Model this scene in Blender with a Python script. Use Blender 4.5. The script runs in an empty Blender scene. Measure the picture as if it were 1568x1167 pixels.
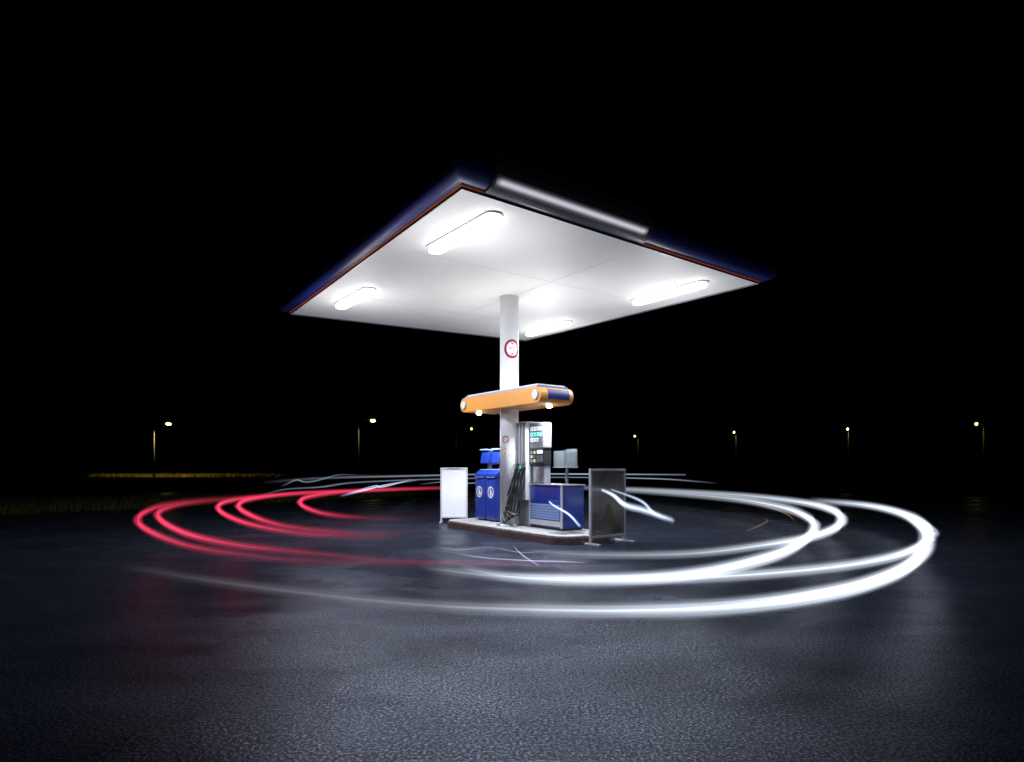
import bpy, bmesh, math, random
from mathutils import Vector
random.seed(4)
S=bpy.context.scene
S.view_settings.view_transform='Standard'; S.view_settings.look='None'; S.view_settings.exposure=0
HC=1.17; FP=985.0
cd=bpy.data.cameras.new('camera'); cam=bpy.data.objects.new('camera',cd); S.collection.objects.link(cam)
cam.location=(0,0,HC); cam.rotation_euler=(math.radians(90),0,0)
cd.sensor_width=36; cd.lens=FP/1568*36; cd.shift_y=(719-583.5)/1568; cd.clip_end=3000; cd.clip_start=0.05
S.camera=cam
w=bpy.data.worlds.new('World'); S.world=w; w.use_nodes=True
nt=w.node_tree; sky=nt.nodes.new('ShaderNodeTexSky'); sky.sky_type='NISHITA'; sky.sun_disc=False
sky.sun_elevation=math.radians(-8); sky.sun_rotation=math.radians(180)
nt.links.new(sky.outputs[0],nt.nodes['Background'].inputs[0]); nt.nodes['Background'].inputs[1].default_value=0.003

def mat(name,col,rough=.5,metal=0,emit=None,es=0,spec=None,noise=0,nscale=8,bump=0,bscale=200,coat=0,alpha=None):
    m=bpy.data.materials.new(name); m.use_nodes=True; n=m.node_tree; b=n.nodes['Principled BSDF']
    b.inputs['Base Color'].default_value=(*col,1); b.inputs['Roughness'].default_value=rough; b.inputs['Metallic'].default_value=metal
    if emit: b.inputs['Emission Color'].default_value=(*emit,1); b.inputs['Emission Strength'].default_value=es
    if spec is not None: b.inputs['Specular IOR Level'].default_value=spec
    if coat: b.inputs['Coat Weight'].default_value=coat; b.inputs['Coat Roughness'].default_value=.12
    if alpha is not None: b.inputs['Alpha'].default_value=alpha
    tc=n.nodes.new('ShaderNodeTexCoord')
    if noise:
        t=n.nodes.new('ShaderNodeTexNoise'); t.inputs['Scale'].default_value=nscale; t.inputs['Detail'].default_value=6
        n.links.new(tc.outputs['Object'],t.inputs['Vector'])
        r=n.nodes.new('ShaderNodeMapRange'); r.inputs['From Min'].default_value=.3; r.inputs['From Max'].default_value=.7
        r.inputs['To Min'].default_value=1-noise; r.inputs['To Max'].default_value=1
        n.links.new(t.outputs[0],r.inputs['Value'])
        mx=n.nodes.new('ShaderNodeVectorMath'); mx.operation='SCALE'; mx.inputs[0].default_value=col
        n.links.new(r.outputs[0],mx.inputs['Scale']); n.links.new(mx.outputs[0],b.inputs['Base Color'])
        r2=n.nodes.new('ShaderNodeMapRange'); r2.inputs['To Min'].default_value=max(0,rough-.08); r2.inputs['To Max'].default_value=min(1,rough+.1)
        n.links.new(t.outputs[0],r2.inputs['Value']); n.links.new(r2.outputs[0],b.inputs['Roughness'])
    if bump:
        t=n.nodes.new('ShaderNodeTexNoise'); t.inputs['Scale'].default_value=bscale; t.inputs['Detail'].default_value=4
        n.links.new(tc.outputs['Object'],t.inputs['Vector'])
        bp=n.nodes.new('ShaderNodeBump'); bp.inputs['Strength'].default_value=bump; bp.inputs['Distance'].default_value=.01
        n.links.new(t.outputs[0],bp.inputs['Height']); n.links.new(bp.outputs[0],b.inputs['Normal'])
    return m
M_white=mat('white_paint',(.72,.72,.73),.4,noise=.1,nscale=1.2)
M_ceil=mat('ceiling_panel',(.80,.80,.79),.55,noise=.10,nscale=.7)
M_navy=mat('navy_gloss',(.012,.024,.20),.5,coat=0,noise=.2,nscale=4)
M_orange=mat('orange_plastic',(.85,.36,.07),.4,noise=.08,nscale=3)
M_orangestrip=mat('orange_strip',(.8,.17,.03),.35,emit=(1,.22,.03),es=.08)
M_tube=mat('fluorescent_diffuser',(.9,.9,.9),.4,emit=(1,1,1),es=7)
M_steel=mat('brushed_steel',(.55,.57,.62),.32,metal=.9,noise=.2,nscale=10)
M_frame=mat('aluminium_frame',(.6,.6,.62),.4,metal=.3,noise=.1)
M_grey=mat('grey_panel',(.28,.29,.32),.4,metal=.3,noise=.15,nscale=8)
M_seam=mat('seam_grey',(.6,.6,.6),.5)
M_black=mat('black_rubber',(.012,.012,.013),.45)
M_blue=mat('blue_paint',(.014,.04,.28),.3,coat=.4,noise=.25,nscale=6)
M_lblue=mat('light_blue_lid',(.25,.33,.6),.3,noise=.1)
M_conc=mat('concrete',(.36,.35,.34),.6,noise=.45,nscale=5,bump=.4,bscale=90)
M_kerb=mat('kerb_brown',(.13,.075,.07),.35,noise=.5,nscale=9)
M_red=mat('sign_red',(.28,.008,.03),.5,spec=.2); M_yellow=mat('sign_yellow',(.8,.6,.02),.4)
M_signdark=mat('smoked_acrylic',(.055,.057,.075),.4,coat=.2)
M_green=mat('nozzle_green',(.02,.3,.2),.4)
M_disp=mat('display_lit',(.1,.6,.6),.3,emit=(.2,.85,.7),es=1.0)
M_dispw=mat('display_white',(.7,.7,.7),.3,emit=(.7,.85,1),es=.9)
M_key=mat('display_amber',(.6,.6,.3),.3,emit=(.8,.85,.4),es=.3)
M_spot=mat('spot_lens',(1,1,1),.3,emit=(1,.97,.95),es=60)
M_glass=mat('glass_box',(.20,.24,.25),.15,alpha=.45)
M_poster=mat('poster_white',(.72,.72,.74),.4,noise=.06,emit=(.8,.82,.9),es=.06)
M_smoke=mat('smoked_panel',(.26,.24,.22),.28,metal=.4,noise=.6,nscale=1.6,alpha=.85)
M_pole=mat('pole_galv',(.06,.06,.06),.6,metal=.2)
M_sodium=mat('sodium_bulb',(1,.8,.3),.3,emit=(1,.72,.22),es=11)
M_strip=mat('sign_highlight',(.2,.2,.2),.4)
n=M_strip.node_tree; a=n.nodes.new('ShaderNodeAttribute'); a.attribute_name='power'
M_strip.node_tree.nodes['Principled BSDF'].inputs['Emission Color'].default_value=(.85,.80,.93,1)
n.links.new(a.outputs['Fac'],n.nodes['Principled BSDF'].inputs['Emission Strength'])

def mesh(name,vs,fs,m,par=None,smooth=False,bev=0,mats=None,fm=None,seg=2):
    me=bpy.data.meshes.new(name); me.from_pydata([tuple(v) for v in vs],[],fs)
    bm=bmesh.new(); bm.from_mesh(me)
    if fm is None: bmesh.ops.recalc_face_normals(bm,faces=bm.faces)
    if bev: bmesh.ops.bevel(bm,geom=list(bm.edges),offset=bev,segments=seg,affect='EDGES',profile=.6)
    bm.to_mesh(me); bm.free()
    o=bpy.data.objects.new(name,me); S.collection.objects.link(o)
    for x in (mats or [m]): me.materials.append(x)
    if fm:
        for p,i in zip(me.polygons,fm): p.material_index=i
    if smooth:
        for p in me.polygons: p.use_smooth=True
    if par: o.parent=par
    return o
def empty(name):
    e=bpy.data.objects.new(name,None); S.collection.objects.link(e); e.empty_display_size=.2; return e
C0=(-.05,11.94)
def frame(L):
    d=math.hypot(*L); L=(L[0]/d,L[1]/d); W=(-L[1],L[0])
    return lambda l,w,z:(C0[0]+l*L[0]+w*W[0], C0[1]+l*L[1]+w*W[1], z)
FC=frame((.592,-.806)); FI=frame((.53,-.85))
def lbox(F,name,l0,l1,w0,w1,z0,z1,m,par=None,bev=.006,seg=2):
    v=[F(l,w_,z) for z in (z0,z1) for (l,w_) in ((l0,w0),(l1,w0),(l1,w1),(l0,w1))]
    f=[(3,2,1,0),(4,5,6,7),(0,1,5,4),(1,2,6,5),(2,3,7,6),(3,0,4,7)]
    return mesh(name,v,f,m,par,bev=bev,seg=seg)
def tube(name,pts,r,m,par=None,seg=10):
    pts=[Vector(p) for p in pts]; vs=[];fs=[]
    n=len(pts)
    for i,p in enumerate(pts):
        t=(pts[min(i+1,n-1)]-pts[max(i-1,0)]).normalized()
        up=Vector((0,0,1)) if abs(t.z)<.95 else Vector((1,0,0))
        a=t.cross(up).normalized(); b=a.cross(t)
        rr=r[i] if isinstance(r,(list,tuple)) else r
        for k in range(seg):
            q=2*math.pi*k/seg; vs.append(p+a*math.cos(q)*rr+b*math.sin(q)*rr)
    for i in range(n-1):
        for k in range(seg):
            fs.append((i*seg+k,i*seg+(k+1)%seg,(i+1)*seg+(k+1)%seg,(i+1)*seg+k))
    fs.append(tuple(range(seg))[::-1]); fs.append(tuple((n-1)*seg+k for k in range(seg)))
    return mesh(name,vs,fs,m,par,smooth=True)
def smoothpts(p,n=10):
    p=[Vector(x) for x in p]; out=[]
    q=[2*p[0]-p[1]]+p+[2*p[-1]-p[-2]]
    for i in range(1,len(q)-2):
        for k in range(n):
            t=k/n
            out.append(.5*((2*q[i])+(-q[i-1]+q[i+1])*t+(2*q[i-1]-5*q[i]+4*q[i+1]-q[i+2])*t*t+(-q[i-1]+3*q[i]-3*q[i+1]+q[i+2])*t**3))
    out.append(p[-1]); return out
def prism(name,outline,F3,t0,t1,m,par=None,bev=0,smooth=False):
    n=len(outline)
    vs=[F3(a,b,t0) for a,b in outline]+[F3(a,b,t1) for a,b in outline]
    fs=[tuple(range(n))[::-1],tuple(range(n,2*n))]+[(i,(i+1)%n,n+(i+1)%n,n+i) for i in range(n)]
    return mesh(name,vs,fs,m,par,bev=bev)
def circ(cx,cy,r,n=24,a0=0,a1=2*math.pi): return [(cx+r*math.cos(a0+(a1-a0)*i/n),cy+r*math.sin(a0+(a1-a0)*i/n)) for i in range(n)]

# ---------- ground : wet film on the stones, dark dull gaps between them
mg=bpy.data.materials.new('wet_asphalt'); mg.use_nodes=True; n=mg.node_tree; b=n.nodes['Principled BSDF']
tc=n.nodes.new('ShaderNodeTexCoord')
def noise(sc,det=4,rough=.6,stretch=None):
    t=n.nodes.new('ShaderNodeTexNoise'); t.inputs['Scale'].default_value=sc; t.inputs['Detail'].default_value=det; t.inputs['Roughness'].default_value=rough
    if stretch:
        mp=n.nodes.new('ShaderNodeMapping'); mp.inputs['Scale'].default_value=stretch; n.links.new(tc.outputs['Object'],mp.inputs[0]); n.links.new(mp.outputs[0],t.inputs['Vector'])
    else: n.links.new(tc.outputs['Object'],t.inputs['Vector'])
    return t
def mr(src,a,b_,c,d):
    r=n.nodes.new('ShaderNodeMapRange'); r.inputs[1].default_value=a;r.inputs[2].default_value=b_;r.inputs[3].default_value=c;r.inputs[4].default_value=d
    n.links.new(src,r.inputs[0]); return r.outputs[0]
big=noise(.55,3,.5,(1,1.4,1)); fine=noise(62,4,.8); streak=noise(.9,5,.6,(1,2.2,1))
cr=n.nodes.new('ShaderNodeValToRGB'); n.links.new(fine.outputs[0],cr.inputs[0])
cr.color_ramp.elements[0].position=.42; cr.color_ramp.elements[0].color=(.003,.004,.006,1)
cr.color_ramp.elements[1].position=.72; cr.color_ramp.elements[1].color=(.11,.125,.19,1)
n.links.new(cr.outputs[0],b.inputs['Base Color'])
n.links.new(mr(big.outputs[0],.3,.7,.17,.36),b.inputs['Roughness'])
b.inputs['Specular IOR Level'].default_value=1.0; b.inputs['Specular Tint'].default_value=(.6,.7,1,1)
bp=n.nodes.new('ShaderNodeBump'); bp.inputs['Distance'].default_value=.006
n.links.new(mr(big.outputs[0],.3,.7,.35,.8),bp.inputs['Strength'])
n.links.new(fine.outputs[0],bp.inputs['Height']); n.links.new(bp.outputs[0],b.inputs['Normal'])
df=n.nodes.new('ShaderNodeBsdfDiffuse'); df.inputs[0].default_value=(.006,.007,.010,1)
mx=n.nodes.new('ShaderNodeMixShader')
grain=mr(fine.outputs[0],.40,.66,.12,1.0)
gm=n.nodes.new('ShaderNodeMath'); gm.operation='MULTIPLY'; n.links.new(grain,gm.inputs[0]); n.links.new(mr(streak.outputs[0],.3,.6,.62,1.0),gm.inputs[1])
n.links.new(gm.outputs[0],mx.inputs[0]); n.links.new(df.outputs[0],mx.inputs[1]); n.links.new(b.outputs[0],mx.inputs[2])
n.links.new(mx.outputs[0],n.nodes['Material Output'].inputs[0])
mesh('asphalt_ground',[(-900,-30,0),(900,-30,0),(900,1500,0),(-900,1500,0)],[(0,1,2,3)],mg)

M_grass=mat('night_grass',(.08,.085,.02),.9,spec=.05,noise=.6,nscale=3)
M_litgrass=mat('lamplit_grass',(.24,.19,.04),.9,spec=.05,noise=.6,nscale=.5)  # yellow lamplight put into the grass colour
M_darkcover=mat('dark_matt_cover',(.006,.006,.005),1,spec=0,noise=.5,nscale=.3)
def grass(name,poly,nbl,h=.1,m=M_grass,z=.012):
    vs=[(x,y,z) for x,y in poly]; fs=[tuple(range(len(poly)))]
    a,b_,c,d=[Vector(p) for p in poly]
    for _ in range(nbl):
        u=random.random(); v=random.random()**2
        p=(a*(1-u)+b_*u)*(1-v)+(d*(1-u)+c*u)*v
        hh=h*random.uniform(.4,1.3); q=random.uniform(0,6.28); wd=.02*random.uniform(.5,1.5)*max(1,p.y/25)
        dx,dy=math.cos(q)*wd,math.sin(q)*wd; i=len(vs)
        vs+=[(p.x-dx,p.y-dy,z),(p.x+dx,p.y+dy,z),(p.x+random.uniform(-.05,.05),p.y+random.uniform(-.05,.05),z+hh)]
        fs.append((i,i+1,i+2))
    return mesh(name,vs,fs,m)
mesh('far_dark_cover',[(-600,30,.006),(-12,33,.006),(14,34,.006),(30,19,.006),(600,19,.006),(700,1400,.006),(-700,1400,.006)],[(0,1,2,3,4,5,6)],M_darkcover)  # added near-black matt sheet, covers lamp reflections on the far ground
grass('grass_verge',[(-14,14.6),(-4,29),(-9,33),(-24,20)],12000,.16)
grass('grass_field',[(-64,98),(-37,100),(-42,125),(-85,125)],6000,.5,M_litgrass)
grass('grass_field',[(-26,95),(-8,95),(-10,125),(-35,125)],2000,.4,M_litgrass)

# ---------- canopy
ZU=HC+3.2
N=(-.567,7.347); R=(4.21,11.06); Fc=(.339,15.92); Lc=(-4.52,13.22)
Q=[Vector(p) for p in (N,R,Fc,Lc)]
def offs(o):
    out=[]
    for i in range(4):
        p0,p1,p2=Q[i-1],Q[i],Q[(i+1)%4]
        d1=(p1-p0).normalized(); d2=(p2-p1).normalized()
        n1=Vector((d1.y,-d1.x)); n2=Vector((d2.y,-d2.x))
        bis=(n1+n2); bis=bis/bis.dot(n1)
        out.append(p1+bis*o)
    return out
can=empty('petrol_station_canopy')
mesh('ceiling',[(p.x,p.y,ZU) for p in Q]+[(p.x,p.y,ZU+.05) for p in Q],[(3,2,1,0),(4,5,6,7),(0,1,5,4),(1,2,6,5),(2,3,7,6),(3,0,4,7)],M_ceil,can)
prof=[(.004,-.012),(.022,-.012),(.022,.02),(.045,.02),(.045,.032),(.065,.035)]
for i in range(9):
    a=math.radians(-90+i*90/8); prof.append((.08+.15*math.cos(a),.17+.13*math.sin(a)))
prof+= [(.22,.23),(.18,.31),(.10,.37),(0,.39)]
vs=[];fs=[];fm=[]
for o,z in prof:
    for p in offs(o): vs.append((p.x,p.y,ZU+z))
for j in range(len(prof)-1):
    for i in range(4):
        fs.append((j*4+i,j*4+(i+1)%4,(j+1)*4+(i+1)%4,(j+1)*4+i)); fm.append(0 if j<1 else (2 if j<2 else (1 if j in(2,3) else 2)))
k=len(prof)-1; fs.append((k*4,k*4+1,k*4+2,k*4+3)); fm.append(2)
mesh('fascia',vs,fs,None,can,mats=[M_white,M_orangestrip,M_navy],fm=fm)
d=(Q[1]-Q[0]).normalized(); nn=Vector((d.y,-d.x)); EL=(Q[1]-Q[0]).length
sp=[]
for i in range(15):
    a=math.radians(-100+i*130/14); sp.append((.05+.225*math.cos(a),.235+.22*math.sin(a)))
sp+=[(.22,.43),(.1,.48),(0,.48)]
def sgn(name,t0,t1,prof_,m,powers=None,nt_=2):
    n_=len(prof_); vs=[]; pw=[]
    for k in range(nt_):
        t=t0+(t1-t0)*k/(nt_-1)
        for j,(o,z) in enumerate(prof_):
            p=Q[0]+d*(t*EL)+nn*o; vs.append((p.x,p.y,ZU+z))
            if powers: pw.append(powers[j]*(0 if k in(0,nt_-1) else 1))
    fs=[(k*n_+i,k*n_+i+1,(k+1)*n_+i+1,(k+1)*n_+i) for k in range(nt_-1) for i in range(n_-1)]
    if not powers: fs+= [tuple(range(n_))[::-1],tuple(range(n_,2*n_))]
    o=mesh(name,vs,fs,m,can,smooth=bool(powers))
    if powers:
        a=o.data.attributes.new('power','FLOAT','POINT'); a.data.foreach_set('value',pw)
    return o
sgn('sign_box',.045,.50,sp,M_signdark)
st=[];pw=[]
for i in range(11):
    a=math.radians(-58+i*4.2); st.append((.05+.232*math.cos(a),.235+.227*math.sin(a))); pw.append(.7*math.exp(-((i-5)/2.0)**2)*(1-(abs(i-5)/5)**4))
sgn('sign_highlight',.05,.485,st,M_strip,pw,30)  # emissive strip painted as the bright highlight streak along the sign
for lc in (-1.6,1.2):
    lbox(FC,'ceiling_seam',lc,lc+.008,-2.6,2.6,ZU-.003,ZU-.001,M_seam,can,bev=0)
lbox(FC,'ceiling_seam',-2.9,2.7,-.004,.004,ZU-.0055,ZU-.004,M_seam,can,bev=0)
tube('column',[(C0[0],C0[1],.1),(C0[0],C0[1],ZU-.001)],.172,M_white,can,seg=48)
tube('column_flange',[(C0[0],C0[1],.13),(C0[0],C0[1],.16)],.24,M_steel,can,seg=32)
Ld=Vector((.6,-.8)).normalized()
for (x,y,ln) in ((-.67,8.65,1.6),(-2.92,11.9,1.45),(2.8,11.55,1.6),(.8,14.42,1.45)):
    c=Vector((x,y)); Wd=Vector((-Ld.y,Ld.x))
    def FF(a,b_,z): p=c+Ld*a+Wd*b_; return (p.x,p.y,z)
    hl=ln/2; r=.10
    ol=[(hl-r+r*math.cos(t),r*math.sin(t)) for t in [math.radians(-90+i*18) for i in range(11)]]+[(-hl+r+r*math.cos(t),r*math.sin(t)) for t in [math.radians(90+i*18) for i in range(11)]]
    prism('fixture_housing',[(a*1.04,b_*1.25) for a,b_ in ol],FF,ZU-.02,ZU-.002,M_frame,can)
    prism('fixture_diffuser',ol,FF,ZU-.09,ZU-.021,M_tube,can,bev=.012)
    def lamp(kind,z,e):
        l=bpy.data.lights.new('fluorescent_and_fill',kind); l.energy=e; l.color=(.97,.98,1)
        o=bpy.data.objects.new('fluorescent_and_fill',l); S.collection.objects.link(o); o.location=(x,y,z); o.parent=can
        if kind=='AREA':
            l.shape='RECTANGLE'; l.size=1.5; l.size_y=.15; l.color=(.74,.82,1)
            o.rotation_euler=(0,0,math.atan2(Ld.y,Ld.x))
        return l
    lamp('AREA',ZU-.11,150)
    l=lamp('POINT',ZU-1.15,62); l.shadow_soft_size=0  # unseen point lamp, added below each fixture to brighten the ceiling
l=bpy.data.lights.new('uplight','AREA'); l.shape='RECTANGLE'; l.size=2.2; l.size_y=.55; l.energy=40; l.color=(1,.99,.97)
o=bpy.data.objects.new('uplight',l); S.collection.objects.link(o); o.location=(C0[0]+.05,C0[1]-.1,2.70); o.rotation_euler=(math.pi,0,math.atan2(.806,-.592)); o.parent=can

hs=empty('height_limit_sign')
A0=math.atan2(-.93,.32)
def wrap(name,polys,m,rr,zc,par):
    vs=[];fs=[]
    for pl in polys:
        i=len(vs)
        for u,v in pl:
            a=A0+u/.174; vs.append((C0[0]+rr*math.cos(a),C0[1]+rr*math.sin(a),zc+v))
        fs.append(tuple(range(i,i+len(pl))))
    return mesh(name,vs,fs,m,par)
ring=[]
for i in range(40):
    a,b_=2*math.pi*i/40,2*math.pi*(i+1)/40
    ring.append([(.155*math.cos(a),.175*math.sin(a)),(.155*math.cos(b_),.175*math.sin(b_)),(.112*math.cos(b_),.132*math.sin(b_)),(.112*math.cos(a),.132*math.sin(a))])
ZS=HC+185/985*11.77
wrap('red_ring',ring,M_red,.1755,ZS,hs)
disc=[[(x0,-.137*math.sqrt(max(0,1-(x0/.112)**2))),(x1,-.137*math.sqrt(max(0,1-(x1/.112)**2))),(x1,.137*math.sqrt(max(0,1-(x1/.112)**2))),(x0,.137*math.sqrt(max(0,1-(x0/.112)**2)))] for x0,x1 in [(-.112+.014*i,-.112+.014*(i+1)) for i in range(16)]]
wrap('white_field',disc,M_white,.1738,ZS,hs)
def rc(x0,x1,y0,y1): return [(x0,y0),(x1,y0),(x1,y1),(x0,y1)]
wrap('symbols',[[(-.04,.13),(.04,.13),(0,.07)],[(-.04,-.13),(0,-.07),(.04,-.13)],
 rc(-.052,-.044,-.005,.04),rc(-.044,-.022,-.006,.002),rc(-.028,-.020,-.035,.04),rc(-.004,.004,-.035,-.027),
 rc(.014,.021,-.035,.04),rc(.037,.044,-.035,.04),rc(.021,.037,.033,.04),rc(.021,.037,-.035,-.028)],M_red,.1765,ZS,hs)
ws=empty('warning_sign')
A0=math.atan2(-1,-.45)
wrap('triangle_border',[[(-.08,-.06),(.08,-.06),(0,.085)]],M_black,.1752,HC+26/985*11.77,ws)
wrap('triangle',[[(-.062,-.05),(.062,-.05),(0,.065)]],M_yellow,.1762,HC+26/985*11.77,ws)
wrap('bolt',[[(-.006,-.035),(.014,.002),(0,.0),(.006,.03),(-.014,-.006),(0,-.004)]],M_black,.177,HC+26/985*11.77,ws)
ns=empty('prohibition_sign')
wrap('ring',[[(x*.45,y*.37) for x,y in q] for q in ring],M_red,.1752,HC+.55,ns)
wrap('bar',[[(-.035,.028),(-.028,.035),(.035,-.028),(.028,-.035)]],M_red,.1755,HC+.55,ns)

# ---------- orange beam
bar=empty('lighting_beam')
hh=.138; zc=HC+1.25; l0,l1=-1.14,1.38
ol=[(l1-hh+hh*math.cos(t),zc+hh*math.sin(t)) for t in [math.radians(-90+i*15) for i in range(13)]]+[(l0+hh+hh*math.cos(t),zc+hh*math.sin(t)) for t in [math.radians(90+i*15) for i in range(13)]]
prism('beam_body',ol,lambda a,b_,t:FC(a,t,b_),-.36,.36,M_orange,bar,bev=.008)
for nm,lc in (('end_disc',l0+hh),('end_disc',l1-hh)):
    prism(nm,circ(lc,zc,.075),lambda a,b_,t:FC(a,t,b_),-.385,-.362,M_white,bar)
    prism('disc_rim',circ(lc,zc,.088),lambda a,b_,t:FC(a,t,b_),-.374,-.361,M_steel,bar)
ri=[]
for r_ in (hh+.006,hh-.01):
    seq=[(l1-hh+r_*math.cos(t),zc+r_*math.sin(t)) for t in [math.radians(-28+i*7) for i in range(11)]]
    ri+= seq if r_>hh else seq[::-1]
prism('navy_insert',ri,lambda a,b_,t:FC(a,t,b_),-.2,.27,M_navy,bar)
lbox(FC,'top_tray',l0+.12,l1-.12,-.33,.33,zc+hh+.001,zc+hh+.03,M_lblue,bar)
lbox(FC,'top_reflector',l0+.16,l1-.16,-.3,.3,zc+hh+.031,zc+hh+.055,M_white,bar)
for ls,ws_ in ((-.72,-.2),(1.16,.0)):
    p=FC(ls,ws_,0)
    tube('downlight_can',[(p[0],p[1],zc-hh-.02),(p[0],p[1],zc-hh+.0)],.055,M_steel,bar)
    tube('downlight_lens',[(p[0],p[1],zc-hh-.055),(p[0],p[1],zc-hh-.04),(p[0],p[1],zc-hh-.021)],[.03,.045,.05],M_spot,bar,seg=16)
    l=bpy.data.lights.new('downlight','SPOT'); l.energy=220; l.spot_size=math.radians(140); l.spot_blend=.5; l.shadow_soft_size=.02; l.color=(.85,.9,1)
    o=bpy.data.objects.new('downlight',l); S.collection.objects.link(o); o.location=(p[0],p[1],zc-hh-.09); o.parent=bar

# ---------- island
isl=empty('pump_island')
def rr(l0,l1,w0,w1,r):
    out=[]
    for cx,cy,a in ((l1-r,w0+r,-90),(l1-r,w1-r,0),(l0+r,w1-r,90),(l0+r,w0+r,180)):
        out+=[(cx+r*math.cos(math.radians(a+i*15)),cy+r*math.sin(math.radians(a+i*15))) for i in range(7)]
    return out
prism('kerb',rr(-1.95,2.25,-.46,.78,.4),FI,0,.10,M_kerb,isl,bev=0)
prism('slab',rr(-1.93,2.23,-.44,.76,.39),FI,.101,.135,M_conc,isl,bev=.008)
for i in range(8):
    lbox(FI,'drain_grate',1.55+i*.05,1.58+i*.05,-.2,.25,.136,.144,M_steel,isl,bev=0)

# ---------- dispenser
pump=empty('fuel_dispenser')
zi=.136
lbox(FI,'cabinet',.48,1.46,.13,.6,zi+.04,.89,M_blue,pump,.012)
lbox(FI,'cabinet_plinth',.5,1.44,.15,.58,zi,zi+.039,M_black,pump)
lbox(FI,'cabinet_top',.46,1.48,.11,.62,.892,.915,M_steel,pump)
lbox(FI,'corner_trim',1.43,1.468,.12,.15,zi+.04,.89,M_frame,pump,.004)
lbox(FI,'corner_trim',.472,.51,.12,.15,zi+.04,.89,M_frame,pump,.004)
lbox(FI,'end_panel',1.462,1.47,.17,.57,zi+.1,.86,M_blue,pump,.002)
for i in range(6): lbox(FI,'vent_strip',.53,1.40,.12,.129,.31+i*.045,.345+i*.045,M_lblue,pump,.002)
lbox(FI,'lower_kick',.52,1.42,.121,.129,.2,.29,M_frame,pump,.002)
lbox(FI,'riser',.52,.9,.17,.3,.916,1.25,M_grey,pump,.01)
lbox(FI,'riser_panel',.56,.86,.162,.169,.95,1.2,M_steel,pump,.002)
lbox(FI,'control_box',.5,.92,.13,.30,1.251,1.54,M_black,pump,.01)
lbox(FI,'display_head',.49,.94,.12,.30,1.543,2.0,M_grey,pump,.02)
for k,(z0,m) in enumerate(((1.86,M_dispw),(1.76,M_disp),(1.665,M_dispw))):
    lbox(FI,'display_bezel',.53,.9,.112,.119,z0-.01,z0+.075,M_steel,pump,.002)
    lbox(FI,'display_window',.56,.80 if k==2 else .87,.104,.111,z0,z0+.062,m,pump,0)
    for q in range(5): lbox(FI,'display_digit',.59+q*.05,.615+q*.05,.101,.1035,z0+.012,z0+.05,M_black if q%2 else M_grey,pump,0)
for a in range(2):
    for b_ in range(3):
        lbox(FI,'keypad_key',.53+a*.09,.59+a*.09,.12,.128,1.30+b_*.075,1.35+b_*.075,M_key if (a+b_)%2 else M_steel,pump,.002)
lbox(FI,'card_reader',.74,.9,.105,.128,1.3,1.42,M_steel,pump,.005)
lbox(FI,'receipt_window',.74,.9,.115,.128,1.45,1.51,M_dispw,pump,.003)
lbox(FI,'tower_back',.06,.48,.17,.42,zi,2.0,M_grey,pump,.01)
for i in range(5):
    lbox(FI,'tower_fin',.055+i*.1,.09+i*.1,.04,.169,.62,2.0,M_frame,pump,.006)
lbox(FI,'tower_cap',.04,.50,.03,.43,2.002,2.03,M_steel,pump,.006)
for i in range(4):
    lc=.12+i*.1
    lbox(FI,'nozzle_boot',lc-.03,lc+.03,.10,.168,1.08,1.3,M_black,pump,.008)
    p=lambda w_,z:FI(lc,w_,z)
    tube('nozzle_body',[p(.0,1.12),p(.03,1.2),p(.09,1.30)],[.018,.028,.022],M_black if i%2 else M_green,pump)
    tube('nozzle_spout',smoothpts([p(.09,1.3),p(.13,1.36),p(.15,1.28)],4),.011,M_steel,pump)
    tube('trigger_guard',smoothpts([p(.0,1.14),p(-.05,1.18),p(-.03,1.26),p(.04,1.27)],4),.006,M_black,pump)
    sag=.19+.06*i
    q=[FI(lc,.0,1.13),FI(lc-.05,-.08,.85),FI(lc-.14-.03*i,-.14,.45),FI(lc-.04,-.16,sag),FI(lc+.08,-.1,.4),FI(lc+.06,.0,.9),FI(lc+.05,.08,1.45),FI(lc+.04,.13,1.85)]
    tube('hose',smoothpts(q,8),.017,M_black,pump,seg=8)
gb=empty('leaflet_case')
lbox(FI,'case_back',.70,1.02,.78,.8,1.22,1.54,M_glass,gb,.004)
lbox(FI,'case_glass',.70,1.02,.5,.77,1.22,1.5,M_glass,gb,.01)
lbox(FI,'case_rim',.69,1.03,.49,.81,1.20,1.219,M_grey,gb,.003)
lbox(FI,'case_post',.86,.9,.65,.69,zi,1.199,M_grey,gb,.004)

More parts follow.
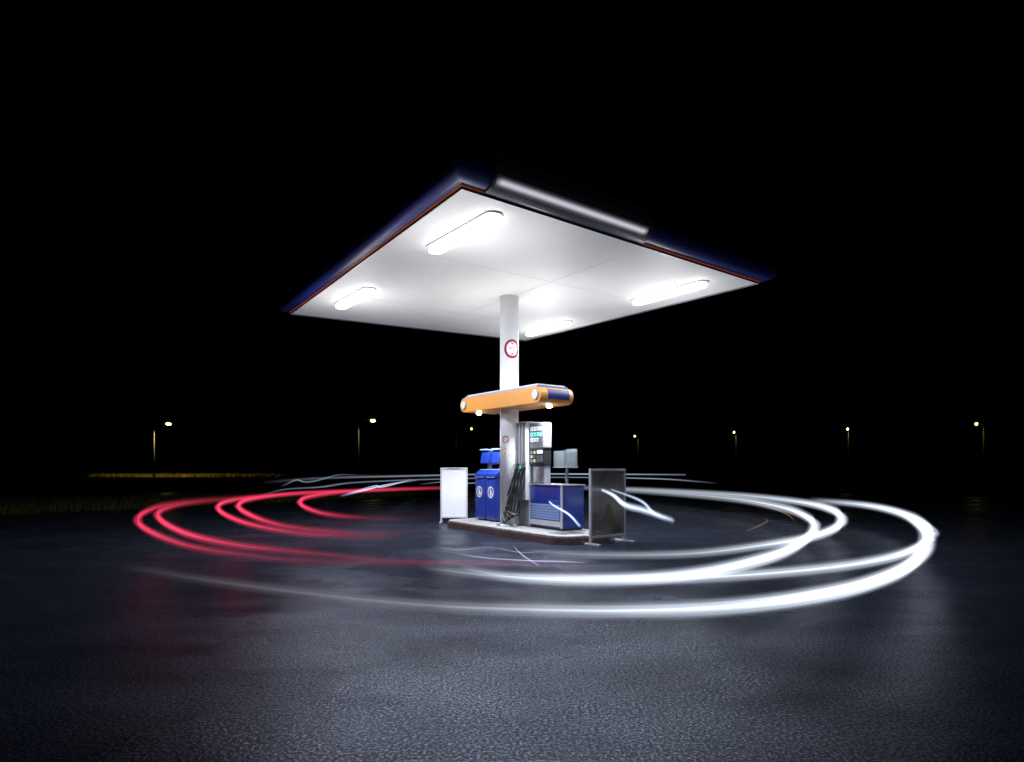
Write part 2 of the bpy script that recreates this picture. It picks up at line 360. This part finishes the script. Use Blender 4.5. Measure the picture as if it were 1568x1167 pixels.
# ---------- bins
def binobj(lc):
    e=empty('waste_bin')
    h=.192
    lbox(FI,'body',lc-h,lc+h,.1,.5,zi+.03,1.0,M_blue,e,.045,3)
    lbox(FI,'base',lc-h+.05,lc+h-.05,.15,.45,zi,zi+.06,M_black,e)
    ol=[(.09,1.003),(.51,1.003),(.51,1.12),(.45,1.16),(.2,1.16),(.09,1.08)]
    prism('lid',ol,lambda a,b_,t:FI(t,a,b_),lc-h-.003,lc+h+.003,M_blue,e,bev=.02)
    lbox(FI,'lid_rim',lc-h+.03,lc+h-.03,.2,.45,1.161,1.178,M_lblue,e,.004)
    lbox(FI,'flap_seam',lc-h+.03,lc+h-.03,.086,.094,1.01,1.02,M_lblue,e,0)
    lbox(FI,'stalk',lc-.03,lc+.03,.3,.38,1.179,1.28,M_steel,e,.004)
    ol=[(.2,1.3),(.44,1.27),(.46,1.52),(.24,1.56)]
    prism('towel_box',ol,lambda a,b_,t:FI(t,a,b_),lc-.15,lc+.15,M_blue,e,bev=.015)
    ol=[(.2,1.562),(.47,1.525),(.47,1.55),(.2,1.59)]
    prism('towel_box_lid',ol,lambda a,b_,t:FI(t,a,b_),lc-.16,lc+.16,M_lblue,e,bev=.004)
    FB=lambda a,b_,t:FI(a,t,b_)
    zc_=.72
    ringo=circ(lc,zc_,.115,28); ringi=circ(lc,zc_,.09,28)
    vs=[FB(a,b_,.097) for a,b_ in ringo]+[FB(a,b_,.097) for a,b_ in ringi]
    mesh('badge_ring',vs,[(i,(i+1)%28,28+(i+1)%28,28+i) for i in range(28)],M_white,e)
    prism('badge_head',circ(lc-.01,zc_+.055,.017,12),FB,.094,.098,M_white,e)
    prism('badge_body',[(lc-.035,zc_+.03),(lc-.02,zc_-.02),(lc-.03,zc_-.07),(lc-.012,zc_-.07),(lc-.002,zc_-.03),(lc+.006,zc_-.07),(lc+.02,zc_-.07),(lc+.01,zc_-.0),(lc+.04,zc_+.01),(lc+.035,zc_+.02),(lc+.0,zc_+.032)],FB,.094,.098,M_white,e)
    prism('badge_bin',[(lc+.032,zc_-.06),(lc+.058,zc_-.06),(lc+.065,zc_-.01),(lc+.028,zc_-.01)],FB,.094,.098,M_white,e)
binobj(-1.32); binobj(-.86)

# ---------- poster stands
def stand(name,a,b_,h,mp,tri=False,lean=.0):
    e=empty(name); a=Vector(a); b_=Vector(b_); u=(b_-a).normalized(); L=(b_-a).length; nrm=Vector((u.y,-u.x))
    def F(l,t,z): p=a+u*l+nrm*(t-lean*z+.0); return (p.x,p.y,z)
    fw=.036
    lbox(F,'post',0,fw,-.02,.02,0.03,h,M_frame,e,.005); lbox(F,'post',L-fw,L,-.02,.02,.03,h,M_frame,e,.005)
    lbox(F,'rail_top',fw,L-fw,-.018,.018,h-fw,h,M_frame,e,.004); lbox(F,'rail_bottom',fw,L-fw,-.018,.018,.1,.1+fw,M_frame,e,.004)
    lbox(F,'poster',fw,L-fw,-.005,.005,.1+fw,h-fw,mp,e,0)
    lbox(F,'poster_clip',L*.3,L*.7,.019,.024,h-fw*.8,h-fw*.2,M_steel,e,0)
    for x in (0,L-fw): lbox(F,'foot',x-.005,x+fw+.005,-.2,.2,0,.029,M_frame,e,.004)
    if tri:
        F3=lambda p,q,t:F(p,t,q)
        prism('warning_triangle',[(L*.3,.32),(L*.72,.32),(L*.51,.68)],F3,.006,.008,mat('faded_yellow',(.3,.24,.08),.4,alpha=.3),e)
    return e
stand('poster_stand',(-1.58,14.2),(-.98,14.2),1.21,M_poster)
stand('poster_stand',(1.2,9.93),(1.84,10.48),1.18,M_smoke,tri=True)

# ---------- light trails
def P(px,py,z): Y=FP*(HC-z)/(py-719.0); return Vector(((px-784)*Y/FP,Y,z))
mt={}
def tmat(key,col):
    if key in mt: return mt[key]
    m=bpy.data.materials.new('light_trail_'+key); m.use_nodes=True; t=m.node_tree; t.nodes.clear()
    out=t.nodes.new('ShaderNodeOutputMaterial'); add=t.nodes.new('ShaderNodeAddShader'); em=t.nodes.new('ShaderNodeEmission'); tr=t.nodes.new('ShaderNodeBsdfTransparent')
    av=t.nodes.new('ShaderNodeAttribute'); av.attribute_name='across'; af=t.nodes.new('ShaderNodeAttribute'); af.attribute_name='power'
    def M(op,a,b,cl=False):
        x=t.nodes.new('ShaderNodeMath'); x.operation=op; x.use_clamp=cl
        for i,v in enumerate((a,b)):
            if isinstance(v,(int,float)): x.inputs[i].default_value=v
            else: t.links.new(v,x.inputs[i])
        return x.outputs[0]
    v=av.outputs['Fac']
    on=M('SUBTRACT',1,M('MULTIPLY',v,v),True)
    core=M('POWER',on,3.5)
    cb=t.nodes.new('ShaderNodeCombineXYZ'); t.links.new(v,cb.inputs[0])
    nz=t.nodes.new('ShaderNodeTexNoise'); nz.inputs['Scale'].default_value=4.5; nz.inputs['Detail'].default_value=4; t.links.new(cb.outputs[0],nz.inputs['Vector'])
    st_=M('MULTIPLY',nz.outputs[0],2.0)
    mu=M('MULTIPLY',M('MULTIPLY',core,st_),af.outputs['Fac'])
    em.inputs[0].default_value=(*col,1); t.links.new(mu,em.inputs[1])
    t.links.new(tr.outputs[0],add.inputs[0]); t.links.new(em.outputs[0],add.inputs[1]); t.links.new(add.outputs[0],out.inputs[0])
    mt[key]=m; return m
TW=tmat('white',(.78,.86,1)); TR=tmat('red',(.85,.045,.12)); TB=tmat('bluish',(.6,.72,1))
def trail(pts,z,m,wd,pows,name='light_trail',n=14,ws=1.0,ps=1.0):
    if isinstance(z,(int,float)): z=[z]*len(pts)
    w3=[P(px,py,zz) for (px,py),zz in zip(pts,z)]
    sp_=smoothpts(w3,n); K=len(sp_); np_=len(pts)
    vs=[];fs=[];ac=[];po=[]
    V=9
    for kind in (0,1):
        base=len(vs)
        for i,p in enumerate(sp_):
            t=(sp_[min(i+1,K-1)]-sp_[max(i-1,0)]); t.z=0; t.normalize()
            dv=Vector((0,0,1)) if kind==0 else Vector((-t.y,t.x,0))
            s=i/(K-1)*(np_-1); j=min(int(s),np_-2); f=s-j
            ww=(wd[j]*(1-f)+wd[j+1]*f if isinstance(wd,list) else wd)*ws
            pw_=(pows[j]*(1-f)+pows[j+1]*f)*ps
            for k in range(V):
                v=-1+2*k/(V-1); vs.append(p+dv*v*ww); ac.append(v); po.append(pw_)
        for i in range(K-1):
            for k in range(V-1):
                fs.append((base+i*V+k,base+i*V+k+1,base+(i+1)*V+k+1,base+(i+1)*V+k))
    me=bpy.data.meshes.new(name); me.from_pydata([tuple(v) for v in vs],[],fs)
    a=me.attributes.new('across','FLOAT','POINT'); a.data.foreach_set('value',ac)
    a=me.attributes.new('power','FLOAT','POINT'); a.data.foreach_set('value',po)
    me.materials.append(m); o=bpy.data.objects.new(name,me); S.collection.objects.link(o); return o
HT='headlight_trail'; RT='taillight_trail'
k=dict(ws=1.2,ps=.46)
trail([(180,866),(330,890),(500,912),(660,927),(800,933),(950,935),(1100,930),(1230,915),(1330,893),(1395,864),(1418,834),(1412,808),(1375,785),(1320,773),(1250,767)],.45,TW,
      [.05,.05,.05,.05,.05,.05,.055,.06,.065,.075,.085,.09,.09,.09,.09],[0,.08,.15,.25,.6,1.3,2.0,3.4,4.6,5,4.2,2.5,1.6,.8,.1],HT,**k)
trail([(640,868),(760,882),(900,886),(1050,885),(1200,876),(1320,862),(1390,845),(1424,824),(1422,808),(1390,788),(1330,774),(1240,765)],.45,TW,
      [.04,.045,.05,.05,.05,.055,.06,.07,.08,.08,.08,.08],[0,.5,1.1,1.3,1.4,1.7,2.4,3.2,3.2,2,1.2,.05],HT,**k)
trail([(700,868),(790,884),(920,888),(1050,880),(1150,861),(1215,838),(1246,812),(1238,793),(1190,775),(1100,761),(950,750),(840,745)],.45,TW,
      [.045,.05,.055,.06,.07,.075,.08,.09,.11,.12,.12,.12],[0,.7,1.5,2.4,3.2,3.5,3.2,2.2,1.4,.9,.5,0],HT,**k)
trail([(800,842),(900,849),(1050,848),(1160,836),(1250,820),(1288,800),(1275,781),(1220,768),(1120,757),(1000,750),(880,745)],.45,TW,
      [.03,.045,.05,.055,.07,.09,.1,.1,.1,.1,.1],[0,.4,.7,1.2,2.6,3.5,3,1.6,.9,.6,0],HT,**k)
k=dict(ws=1.0,ps=.75)
trail([(1000,866),(850,866),(700,864),(460,858),(380,850),(290,836),(232,815),(211,798),(222,784),(260,772),(330,765),(420,760)],.6,TR,[.02,.02,.03,.04,.045,.05,.06,.07,.08,.09,.1,.1],[0,.05,.06,.1,.15,.4,.8,.9,.7,.3,.12,.0],RT,**k)
trail([(980,852),(800,860),(600,858),(480,847),(360,834),(280,815),(243,793),(250,780),(300,769),(400,760)],.6,TR,[.02,.02,.03,.04,.05,.06,.07,.08,.08,.1],[0,.07,.1,.15,.5,1,1.1,.6,.2,.0],RT,**k)
trail([(620,825),(540,822),(440,814),(365,797),(334,779),(347,768),(400,760),(500,753),(600,749),(680,747)],.6,TR,[.04,.05,.05,.06,.07,.08,.08,.08,.08,.08],[0,.1,.4,1.0,1.4,1,.6,.4,.2,.1],RT,**k)
trail([(650,815),(560,817),(440,806),(382,788),(365,773),(390,763),(460,755),(560,751),(680,747.5)],.6,TR,[.04,.05,.05,.07,.08,.08,.08,.08,.08],[0,.1,.4,1.1,1.4,1,.6,.4,.2],RT,**k)
trail([(640,796),(560,793),(490,785),(459,770),(475,760),(530,753),(600,749.5),(680,747)],.6,TR,[.04,.05,.06,.08,.09,.09,.09,.08],[0,.1,.7,1.3,1.1,.7,.5,.2],RT,**k)
TT='torch_light_trail'
trail([(400,739),(500,732),(620,729),(760,726),(900,726),(1050,727)],.95,TB,.05,[0,.12,.3,.5,.8,.2],HT)
trail([(470,748),(560,738),(700,733),(860,731),(1000,733),(1100,740)],.8,TB,.04,[0,.2,.3,.35,.5,0],HT)
trail([(520,760),(560,750),(600,741),(640,735)],.7,TB,.04,[0,.9,.7,.1],TT)
trail([(530,756),(575,744),(590,745),(630,734)],.75,TB,.03,[0,.8,.7,.1],TT)
trail([(430,745),(455,735),(480,737),(520,727),(560,728)],.85,TB,.04,[0,.25,.2,.2,0],TT)
trail([(400,758),(440,749),(500,745),(540,738)],.7,TB,.03,[0,.15,.25,0],TT)
trail([(640,742),(680,738),(720,740),(760,737)],.75,TB,.03,[0,.3,.4,0],TT)
trail([(800,742),(830,758),(845,772),(870,787),(888,806)],.62,TB,.03,[.1,1.0,.8,1.2,.4],TT)
trail([(905,744),(935,756),(955,772),(985,781),(1032,798)],.85,TB,[.04,.05,.05,.045,.03],[.2,.9,1.2,1.0,.2],TT)
trail([(925,746),(975,764),(1000,785),(1030,796)],.85,TB,.03,[.2,.6,.7,.2],TT)
trail([(690,846),(740,854),(800,858),(860,860),(900,862)],.25,TB,.010,[0,.5,.7,.6,0],TT)
trail([(785,835),(800,850),(825,866)],.25,TB,.012,[.1,.6,.2],TT)
trail([(660,835),(700,842),(750,838),(800,846),(850,842)],.25,TB,.01,[0,.25,.2,.3,0],TT)
trail([(1110,764),(1160,772),(1200,785),(1220,800)],.5,tmat('amber',(1,.5,.15)),.012,[0,.35,.3,0],TT)
trail([(1140,815),(1160,806),(1175,798),(1170,792)],.45,tmat('amber',(1,.5,.15)),.008,[0,.35,.3,0],TT)

# ---------- street lamps (cut-off luminaires)
def lampo(px,py,ppx,H=8,e=900,rb=.26):
    Y=FP*(H-HC)/(719-py); X=(px-784)*Y/FP; XP=(ppx-784)*Y/FP
    e_=empty('street_lamp')
    tube('pole',[(XP,Y,0),(XP,Y,H-.6)],[.12,.07],M_pole,e_,seg=8)
    tube('arm',smoothpts([(XP,Y,H-.6),(XP+(X-XP)*.3,Y,H-.1),(X,Y,H+.1)],5),.05,M_pole,e_,seg=6)
    lbox(lambda l,w_,z:(X+l,Y+w_,z),'lamp_head',-.35,.35,-.2,.2,H+.05,H+.22,M_pole,e_,.03)
    tube('bulb',[(X,Y,H-.3),(X,Y,H-.2),(X,Y,H-.05),(X,Y,H+.04)],[rb*.5,rb,rb,rb*.5],M_sodium,e_,seg=12)
    l=bpy.data.lights.new('sodium_lamp','SPOT'); l.energy=e; l.color=(1,.72,.25); l.shadow_soft_size=.1; l.spot_size=math.radians(150); l.spot_blend=.3
    o=bpy.data.objects.new('sodium_lamp',l); S.collection.objects.link(o); o.location=(X,Y-.5,H-.5); o.parent=e_
lampo(258,648,236,e=3500,rb=.36); lampo(571,643,549,e=900,rb=.34); lampo(722,655.5,698,e=60,rb=.10)
lampo(972,667,977,e=60,rb=.13); lampo(1124,661,1127,e=60,rb=.14); lampo(1298,656,1299,e=60,rb=.13); lampo(1495,648,1506,e=80,rb=.17)
